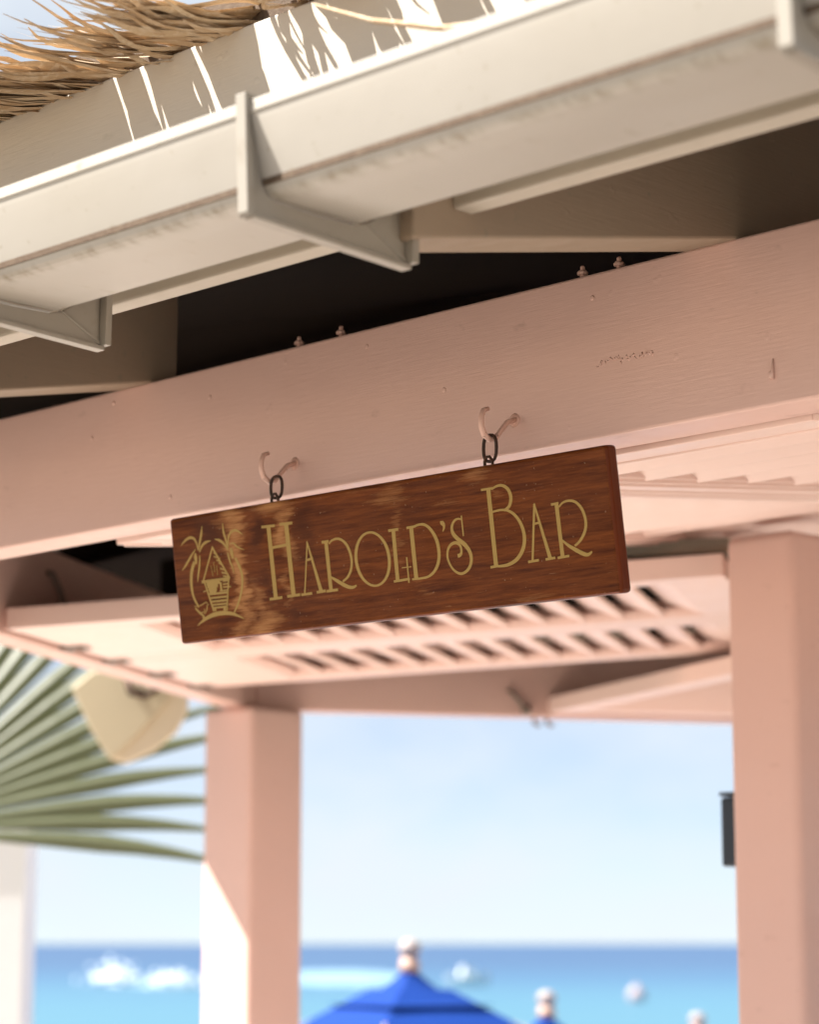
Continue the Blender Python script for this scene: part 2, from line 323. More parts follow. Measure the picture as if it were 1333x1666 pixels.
# ------------------------------------------------------------------ the pavilion
pav = thing('beach_pavilion', 'pink timber beach bar pavilion with cream eaves, louvred shutters and thatched roof', 'pavilion', T(HX.x, HX.y, 0))
TAN30 = tan(radians(30))
for i in range(6):
    # beam along the top of the side, mitred at the corners
    hb, tb, th = 0.72, 0.967, 0.085
    a, c_ = MID[i] - SIDE / 2, MID[i] + SIDE / 2; k = th * TAN30
    bm_ = MB(); q = [(a, 0), (c_, 0), (c_ - k, th), (a + k, th)]
    nseg = 1
    bm_.prism([(x, y, hb) for x, y in q], [(x, y, tb) for x, y in q])
    make('beam', bm_, M_pink, pav, SM[i], bevel=0.004)
    # roof deck of this side
    ov = -0.56 if i == 0 else (-0.52 if i == 1 else -0.42)
    def pe(x, e, up): return (x, e, 1.175 + 0.207 * e + up)
    dk_ = MB(); half = (AP - ov) * TAN30
    A_ = [pe(MID[i] - half, ov, 0), pe(MID[i] + half, ov, 0), pe(MID[i], AP, 0)]
    B_ = [pe(MID[i] - half, ov, 0.03), pe(MID[i] + half, ov, 0.03), pe(MID[i], AP, 0.03)]
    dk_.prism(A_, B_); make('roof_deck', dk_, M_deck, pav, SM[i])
    th_ = MB(); o2 = ov + 0.035; half2 = (AP - o2) * TAN30
    zb = 0.035; zt = 0.30
    th_.prism([pe(MID[i] - half2, o2, zb), pe(MID[i] + half2, o2, zb), pe(MID[i], AP, zb)],
              [pe(MID[i] - half2, o2, zt - (0.06 if i == 0 else 0)), pe(MID[i] + half2, o2, zt - (0.06 if i == 0 else 0)), pe(MID[i], AP, zt + 0.25)])
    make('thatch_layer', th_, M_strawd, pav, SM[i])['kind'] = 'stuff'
    # fascia board
    fb, ft, fe = (0.884, 1.232, -0.56) if i == 0 else ((0.905, 1.25, -0.52) if i == 1 else (0.925, 1.25, -0.42))
    halff = (AP - fe + 0.03) * TAN30 - 0.02
    f_ = MB(); f_.box(MID[i] - halff, MID[i] + halff, fe, fe + 0.028, fb + 0.02, ft)
    make('fascia', f_, M_cream, pav, SM[i], bevel=0.004)
    f_ = MB(); f_.box(MID[i] - halff, MID[i] + halff, fe - 0.014, fe + 0.022, fb, fb + 0.0185)
    make('fascia_trim', f_, M_cream, pav, SM[i], bevel=0.004)

# posts under the corners, square and turned like the front side
ROT = math.atan2(SM[0][1][0], SM[0][0][0])
def post(p, w, top, name='post'):
    m = MB(); m.box(-w / 2, w / 2, -w / 2, w / 2, -EYE + 0.125, top)
    return make(name, m, M_post, pav, T(p.x, p.y, EYE) @ RZ(ROT), bevel=0.018, seg=4)
for i in range(6):
    c_ = corner(i); ins = (HX - c_).normalized()
    if i == 1: post(Vector((-0.485, 7.665, 0)), 0.222, 0.7185)
    else: post(c_ + ins * 0.13, 0.2, 0.7185)
post(Vector((0.814, 5.30, 0)), 0.177, 0.872)

# rafters of the front eave; the tails poke out under the fascia
def rafter(x, side=0, w=0.094, tail=-0.645, n_end=2.3):
    m = MB(); sl = 0.207
    z = lambda e: 0.9655 + sl * e
    prof = [(tail, z(tail)), (tail, z(tail) + 0.062), (-0.57, z(-0.57) + 0.062), (-0.523, z(-0.523) + 0.2), (n_end, z(n_end) + 0.2), (n_end, z(n_end))]
    m.prism([(x - w / 2, e, h) for e, h in prof], [(x + w / 2, e, h) for e, h in prof])
    return make('rafter', m, M_tail, pav, SM[side], bevel=0.004)
for u in (2.034, 3.305, 4.3): rafter(-u, n_end=0.30 if u < 2.5 else 0.06)
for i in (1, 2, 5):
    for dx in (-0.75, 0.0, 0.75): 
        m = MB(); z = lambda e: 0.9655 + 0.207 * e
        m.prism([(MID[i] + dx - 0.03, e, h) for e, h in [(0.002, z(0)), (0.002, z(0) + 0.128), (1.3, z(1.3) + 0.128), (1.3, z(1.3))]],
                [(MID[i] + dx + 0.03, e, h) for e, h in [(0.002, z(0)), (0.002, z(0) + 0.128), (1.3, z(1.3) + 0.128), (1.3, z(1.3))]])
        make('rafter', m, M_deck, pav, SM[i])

# gutter along the front eave
GX0, GX1 = MID[0] - 1.75, MID[0] + 1.75
def E(n): return n - KK[0]
face = [(1.7890 + 0.0265 * t ** 1.12, 0.9315 - 0.0815 * t) for t in [k / 9 for k in range(10)]]
prof = [(E(1.7945), 0.947), (E(1.7868), 0.947), (E(1.7868), 0.9325)] + [(E(n), h) for n, h in face] + [(E(1.8185), 0.8448), (E(1.824), 0.8415), (E(1.832), 0.8395), (E(1.87), 0.8387), (E(1.965), 0.8400), (E(1.978), 0.846), (E(1.984), 0.856), (E(2.096), 0.945)]
inn = [(E(2.090), 0.945), (E(1.979), 0.858), (E(1.973), 0.850), (E(1.962), 0.845), (E(1.87), 0.8435), (E(1.833), 0.8445), (E(1.8225), 0.849)] + [(E(n + 0.004), h) for n, h in reversed(face)]
lp = prof + inn
gm = MB(); gm.prism([(GX0, e, h) for e, h in lp], [(GX1, e, h) for e, h in lp])
gut = make('gutter', gm, M_gut, pav, SM[0], bevel=0.0012)
lm = MB(); r5 = random.Random(5)                 # unseen leaf-shaped dark fill, added to cut the gutter's bounce onto the fascia
lm.box(GX0 + 0.01, GX1 - 0.01, E(1.812), E(1.99), 0.852, 0.888)
for k in range(420):
    x = r5.uniform(GX0 + .1, GX1 - .1); e_1 = r5.uniform(E(1.815), E(2.03)); a = r5.uniform(-.6, .6); l_ = r5.uniform(.02, .07); h_ = r5.uniform(.886, .905)
    lm.tube([(x, e_1, h_), (x + l_ * cos(a), min(max(e_1 + l_ * sin(a), E(1.812)), E(2.04)), h_ + r5.uniform(0, .01))], r5.uniform(.002, .005), 4, flat=.4)
make('gutter_dark_fill', lm, M_strawd, gut, SM[0])['kind'] = 'stuff'
def bracket_mesh():
    """bracket in the gutter's section, 0 at its own middle along the gutter"""
    m = MB(); w = 0.0085
    Y = lambda n: n - 1.787
    def pr(pts, a, b_): m.prism([(a, Y(n), h) for n, h in pts], [(b_, Y(n), h) for n, h in pts])
    pr([(1.7785, 0.9545), (1.7855, 0.9545), (1.7865, 0.93), (1.790, 0.895), (1.794, 0.86), (1.796, 0.813), (1.7885, 0.8095), (1.7845, 0.815)], -w, w)        # front strap
    pr([(1.7785, 0.9545), (1.7785, 0.9505), (1.803, 0.9505), (1.803, 0.9545)], -w, w)                                                                      # clip over the lip
    web = [(1.7905, 0.925), (1.7965, 0.93), (1.8025, 0.893), (1.812, 0.853), (1.8215, 0.8405), (1.835, 0.8365), (1.90, 0.8345), (1.958, 0.8365), (1.978, 0.842), (2.044, 0.882), (2.044, 0.806), (1.92, 0.8115), (1.7965, 0.8165)]
    pr(web, -0.003, 0.003)                                                                                                                                # web
    pr([(1.795, 0.8095), (2.050, 0.7995), (2.050, 0.8055), (1.795, 0.8155)], -w, w)                                                                        # bottom flange
    pr([(2.0445, 0.806), (2.055, 0.806), (2.0565, 0.888), (2.0455, 0.888)], -0.016, 0.016)                                                                 # back plate
    pr([(1.796, 0.93), (1.801, 0.9305), (1.805, 0.893), (1.8145, 0.854), (1.823, 0.8425), (1.836, 0.8385), (1.90, 0.8365), (1.958, 0.8382), (1.978, 0.845), (1.975, 0.848), (1.957, 0.8405), (1.90, 0.8388), (1.837, 0.8405), (1.826, 0.8445), (1.818, 0.855), (1.808, 0.894)][::-1], -w * 0.8, w * 0.8)   # cradle rim
    pr([(1.975, 0.8435), (1.981, 0.8425), (2.045, 0.813), (2.045, 0.807)], -w * 0.6, w * 0.6)                                                              # diagonal rib
    return m.mesh('bracket', M_brk)
bme = bracket_mesh()
for u in (2.012, 2.60, 1.262, 3.2, 3.8):
    o = link('bracket', bme, gut, SM[0] @ T(-u, E(1.787), 0))
    md = o.modifiers.new('bevel', 'BEVEL'); md.width = 0.0016; md.segments = 2; md.limit_method = 'ANGLE'; md.angle_limit = radians(35)
for u in (1.262, 3.8):                # wooden packers that carry brackets between the rafters
    m = MB(); m.box(-u - 0.03, -u + 0.03, E(2.0555), -0.575, 0.845, 0.884); make('packer_block', m, M_tail, pav, SM[0], bevel=0.003)

# nails and screw heads on the front beam
nb = MB(); nb.lathe([(0.001, -0.002), (0.004, -0.001), (0.0042, 0.0002), (0.003, 0.001), (0.001, 0.0014)], 8)
nme = nb.mesh('nail_head', M_pink)
for (x, h) in [(-3.36, 0.945), (-3.42, 0.89), (-3.20, 0.755), (-2.55, 0.84), (-1.935, 0.765), (-3.1, 0.915), (-2.25, 0.93), (-2.72, 0.938)]:
    link('nail_head', nme, pav, SM[0] @ T(x, -0.0005, h) @ RX(pi / 2))
for (x, h) in [(-2.90, 0.967), (-2.80, 0.967), (-2.285, 0.967), (-2.215, 0.967)]:
    m = MB(); m.lathe([(0.004, -0.004), (0.004, 0.008), (0.008, 0.0085), (0.0085, 0.012), (0.006, 0.015)], 8); m.lathe([(0.003, 0.012), (0.004, 0.02), (0.0025, 0.022)], 6)
    make('bolt_end', m, M_hook, pav, SM[0] @ T(x, 0.02, h))
# dried paint run and scuffs
m = MB(); m.tube([(-1.93, -0.001, 0.785), (-1.931, -0.002, 0.768), (-1.932, -0.0035, 0.757)], [0.001, 0.002, 0.0042], 8); make('paint_drip', m, M_pink, pav, SM[0], smooth=True)
sfm = MB()
for k in range(26):
    x = -2.245 + k * 0.0042 + rnd.uniform(-.001, .001); z0 = 0.828 + rnd.uniform(-.004, .004) + k * 0.00005
    sfm.tube([(x, 0.0006, z0), (x + rnd.uniform(-.003, .004), 0.0004, z0 + rnd.uniform(.001, .006)), (x + rnd.uniform(0, .005), -0.0002, z0 + rnd.uniform(-.003, .006))], rnd.uniform(.0010, .0017), 6)
make('paint_scuff', sfm, M_pink, pav, SM[0], smooth=True)['kind'] = 'stuff'

# ------------------------------------------------------------------ shutters: louvred leaves swung up under the roof
def leaf(side, xl, w, L, e0, h0, tilt, rail=0.13, end_rail=0.13, stile=0.075, pitch=0.098, thick=0.05, slat_t=21, cove=0.0):
    M = SM[side] @ T(xl, e0, h0) @ RX(tilt)
    m = MB()
    m.box(0, stile, 0, L, 0, thick); m.box(w - stile, w, 0, L, 0, thick)                       # stiles
    m.box(stile, w - stile, 0, rail, 0.0015, thick - 0.0015); m.box(stile, w - stile, L - end_rail, L, 0.0015, thick - 0.0015)   # rails
    b1, b2 = stile, w - stile
    for (z0, ins) in ((0.005, 0.010), (0.012, 0.018)):                                          # stepped moulding on the inner edges
        m.box(b1, b1 + ins, rail, L - end_rail, z0, z0 + 0.012); m.box(b2 - ins, b2, rail, L - end_rail, z0, z0 + 0.012)
        m.box(b1 + ins, b2 - ins, rail, rail + ins, z0, z0 + 0.012); m.box(b1 + ins, b2 - ins, L - end_rail - ins, L - end_rail, z0, z0 + 0.012)
    if cove:                                                                                    # bead and cove under the hinge rail
        m.tube([(0.004, rail + 0.004, 0.003), (w - 0.004, rail + 0.004, 0.003)], 0.0065, 8)
        m.prism([(b1, rail + 0.008, 0.006), (b1, rail + cove, 0.028), (b1, rail + cove, 0.04), (b1, rail + 0.008, 0.04)], [(b2, rail + 0.008, 0.006), (b2, rail + cove, 0.028), (b2, rail + cove, 0.04), (b2, rail + 0.008, 0.04)])
        for x in (0.010, 0.024, w - 0.024, w - 0.010): m.tube([(x, 0.01, -0.0005), (x, L - 0.01, -0.0005)], 0.0042, 6)
    fr = make('shutter', m, M_shut, pav, M, bevel=0.002)
    sm_ = MB(); sw = pitch * 1.06; sm_.box(b1 - 0.005, b2 + 0.005, -sw / 2, sw / 2, -0.0065 - 0.003 * (pitch > .11), 0.0065 + 0.003 * (pitch > .11)); sme = sm_.mesh('slat', M_shut)
    r0 = rail + cove
    n = int((L - r0 - end_rail) / pitch)
    st_ = (L - r0 - end_rail) / n
    for k in range(n):
        y = r0 + st_ * (k + 0.5)
        o = link('slat', sme, fr, M @ T(0, y, thick * (0.56 if pitch < .11 else 0.93)) @ RX(-radians(slat_t + rnd.uniform(-1, 1))))
        md = o.modifiers.new('bevel', 'BEVEL'); md.width = 0.004; md.segments = 2; md.limit_method = 'ANGLE'
    return fr, M
def hinge(fr, M, x):
    m = MB(); m.tube([(x - 0.035, -0.004, 0.0), (x + 0.035, -0.004, 0.0)], 0.008, 8); m.box(x - 0.03, x + 0.03, 0.004, 0.05, -0.004, -0.0006); m.box(x - 0.03, x + 0.03, -0.006, -0.0025, -0.002, 0.03)
    for q in (-0.02, 0.0, 0.02): m.lathe([(0.004, -0.0075), (0.0045, -0.0045), (0.003, -0.003)], 6, (x + q, 0.03, 0))
    make('hinge', m, M_hinge, fr, M)
tl = radians(6.6)
FK = dict(rail=0.085, stile=0.065, cove=0.07, pitch=0.138, slat_t=29, thick=0.055)
leaf(0, -3.46, 0.805, 2.45, 0.093, 0.712, tl, **FK)
leaf(0, -2.648, 0.78, 2.45, 0.093, 0.712, tl, **FK)
leaf(0, -1.865, 0.30, 2.45, 0.093, 0.712, tl, **FK)
fr, M = leaf(1, -6.75, 0.68, 1.70, 0.097, 0.732, radians(2.2), rail=0.30, end_rail=0.125); hinge(fr, M, 0.04); hinge(fr, M, 0.37)
fr, M = leaf(1, -6.055, 0.70, 1.70, 0.097, 0.732, radians(2.2), rail=0.30, end_rail=0.125); hinge(fr, M, 0.31); hinge(fr, M, 0.02)
leaf(2, -3.41, 0.85, 1.70, 0.097, 0.732, radians(-1.2)); leaf(2, -4.28, 0.85, 1.70, 0.097, 0.732, radians(-1.2))

m = MB(); m.box(-5.52, -5.45, 0.92, 1.80, 0.862, 0.898); make('stand_in_strip', m, M_standin, pav, SM[1], bevel=0.004)  # stand-in bar, added for an unidentified grey-green strip above the shutter
# stay hooks hanging from the inner faces of the beams
def stay(side, x, h, dx, dz):
    m = MB(); e = 0.085 + 0.014
    m.tube([(x, e - 0.012, h), (x, e, h), (x + dx * .5, e + 0.004, h + dz * .5), (x + dx, e, h + dz)], 0.007, 8)
    m.lathe([(0.004, -0.016), (0.016, -0.008), (0.017, 0.006), (0.005, 0.016)], 10, (x + dx, e, h + dz))
    make('stay_hook', m, M_hinge, pav, SM[side], smooth=True)
stay(1, -5.62, 0.905, -0.10, -0.085)
stay(2, -2.43, 0.80, -0.055, -0.062)
for dx in (0.0, 0.045):
    m = MB(); m.tube([(-2.53 - dx, 0.04, 0.722), (-2.53 - dx, 0.04, 0.705), (-2.54 - dx, 0.04, 0.697), (-2.552 - dx, 0.04, 0.70)], 0.006, 8); make('latch_pin', m, M_hinge, pav, SM[2], smooth=True)

# ------------------------------------------------------------------ thatch fringe over the front fascia
def strand_mesh(k):
    r_ = random.Random(k); L = 1.0; n = 9; m = MB()
    w0 = r_.uniform(0.0034, 0.0078); droop = r_.uniform(0.17, 0.29); side = r_.uniform(-0.03, 0.03); curl = r_.uniform(0.03, 0.15)
    vs = []; fs = []
    for i in range(n + 1):
        t = i / n; y = -t * L
        z = -droop * t + curl * t * t; x = side * t * t + 0.01 * sin(7 * t + k)
        w = w0 * (1.0 if t < 0.65 else max(0.10, 1.0 - (t - 0.65) / 0.40)) * (1 + r_.uniform(-.12, .12)); d_ = w * 0.42
        vs += [(x - w, y, z), (x, y, z + d_), (x + w, y, z), (x, y, z - d_ * 0.6)]
    for i in range(n):
        for j in range(4):
            fs.append((i * 4 + j, i * 4 + (j + 1) % 4, i * 4 + 4 + (j + 1) % 4, i * 4 + 4 + j))
    fs += [(3, 2, 1, 0), (n * 4, n * 4 + 1, n * 4 + 2, n * 4 + 3)]
    m.add(vs, fs); return m
SV = [strand_mesh(k) for k in range(14)]; SME = [m.mesh('thatch_strand', M_straw) for m in SV]
def strand_M(u, layer, length, yaw, pitch, roll):
    e = -0.50; h = 1.239 + layer
    return SM[0] @ T(-u, e, h) @ RZ(yaw) @ RX(pitch) @ RY(roll) @ Matrix.Diagonal((1, length, length, 1))
GAPS = [(2.685, 0.002, 0.020, 0), (2.617, 0.001, 0.012, 0), (2.50, 0.003, 0.020, 0), (2.39, 0.002, 0.013, 0.0), (2.365, 0.0, 0.010, 0.5), (2.335, 0.004, 0.022, 0), (2.295, 0.006, 0.016, 0), (2.262, 0.006, 0.012, 0), (2.235, 0.01, 0.02, 0), (2.79, 0.0, 0.009, 0.55), (2.745, 0.0, 0.006, 0.6), (2.56, 0.0, 0.006, 0.35), (2.905, 0.0, 0.008, 0.6)]
def in_gap(u, yaw, length):
    """does a strand from u, turned by yaw, cross one of the slits the sun comes through?"""
    for k in range(9):
        t = k / 8 * min(1.0, length / 0.30); us = u - sin(yaw) * 0.30 * t
        for g_, w0, w1, t0 in GAPS:
            if t >= t0 and abs(us - g_) < w0 + 1.4 * w1 * (t - t0) / (1 - t0) + 0.0055: return True
    return False
cnt = 0
while cnt < 266:
    u = rnd.uniform(2.215, 3.16); lay = rnd.random() ** 1.3 * 0.045
    ln = rnd.uniform(0.24, 0.37) * (1.0 - 0.3 * lay / 0.045) if u > 2.3 else rnd.uniform(0.10, 0.30)
    yaw = rnd.gauss(0, 0.10)
    if in_gap(u, yaw, ln): continue
    link('thatch_strand', SME[cnt % 14], pav, strand_M(u, lay, ln, yaw, -0.02 + rnd.gauss(0.0, 0.035) + lay * 0.3, rnd.uniform(-0.6, 0.6)))
    cnt += 1
k = 0
while k < 34:
    u = rnd.uniform(2.16, 2.36)
    o = link('thatch_strand', SME[k % 14], pav, strand_M(u, rnd.uniform(0.004, 0.06), rnd.uniform(0.07, 0.15), rnd.gauss(0.05, 0.12), 0.0 + rnd.gauss(0.0, 0.04), rnd.uniform(-0.6, 0.6)) @ T(0, -0.25, 0)); k += 1
bulk = MB()
def bulk_add(M, src):
    inv = SM[0].inverted()
    bulk.add([inv @ (M @ v) for v in src.v], src.f)
for k in range(1000):                        # the denser under-layer, and the rest of the eave beyond the frame
    u = rnd.uniform(2.24, 4.6)
    ln = rnd.uniform(0.16, 0.32); yaw = rnd.gauss(0, 0.07)
    if in_gap(u, yaw, ln): continue
    bulk_add(strand_M(u, rnd.uniform(-0.002, 0.022), ln, yaw, -0.03 + rnd.gauss(0, 0.02), rnd.uniform(-.4, .4)), SV[k % 14])
for u in (1.30, 1.34, 1.52, 1.56, 1.60, 1.83, 1.845, 1.90, 2.02, 2.025, 2.03, 2.035, 2.16, 2.17):
    for q in range(12): bulk_add(strand_M(u + rnd.uniform(-.01, .01), rnd.uniform(0, 0.03), rnd.uniform(0.12, 0.30), rnd.gauss(0, 0.12), 0.02, rnd.uniform(-.4, .4)), SV[(q + 3) % 14])
make('thatch_fringe', bulk, M_straw, pav, SM[0])['kind'] = 'stuff'
# a fallen stem caught on the gutter
m = MB(); m.tube([(-1.66, E(1.90), 0.985), (-1.80, E(1.90), 1.008), (-1.92, E(1.90), 1.050), (-2.02, E(1.90), 1.098)], [0.0055, 0.007, 0.005, 0.002], 6, flat=0.6)
thing('thatch_stem', 'single dry thatch stem caught loose on the gutter near the top of the photo', 'stem', SM[0], mb=m, mat=M_straw, smooth=True)

# ------------------------------------------------------------------ hooks, chain and sign
for u in (2.887, 2.405):
    m = MB(); p = []
    pts = [(0.004, -0.002, 0.0), (0.002, -0.018, -0.006), (0, -0.032, -0.022), (0, -0.043, -0.0345), (0, -0.055, -0.0375), (0, -0.067, -0.032), (0, -0.0735, -0.020), (0, -0.0735, -0.006), (0, -0.068, 0.005), (0, -0.058, 0.0085)]
    m.tube(pts, [0.0042] * 4 + [0.0045] * 4 + [0.004, 0.0032], 10)
    m.lathe([(0.010, -0.003), (0.011, 0.0), (0.008, 0.003), (0.005, 0.006)], 12)
    for i in range(len(m.v) - 48, len(m.v)):
        v = m.v[i]; m.v[i] = Vector((v.x, -v.z, v.y))
    make('screw_hook', m, M_hook, pav, SM[0] @ T(-u, 0, 0.7705), smooth=True)
L, H, TH = 0.949, 0.2100, 0.025
MS = SM[0] @ T(-2.6455, -0.042, 0.5922) @ RY(0.0085) @ RX(radians(8.9))
sign = thing('hanging_sign', 'varnished brown wooden sign with gold lettering hanging on two chain links from the pink beam', 'sign', MS)
m = MB(); m.box(-L / 2, L / 2, -TH / 2, TH / 2, -H / 2, H / 2)
bo = make('board', m, M_sign, sign, MS, bevel=0.006, seg=3)
bo.data.materials.append(M_sedge)
for p in bo.data.polygons:
    if abs(p.normal.y) < 0.5: p.material_index = 1
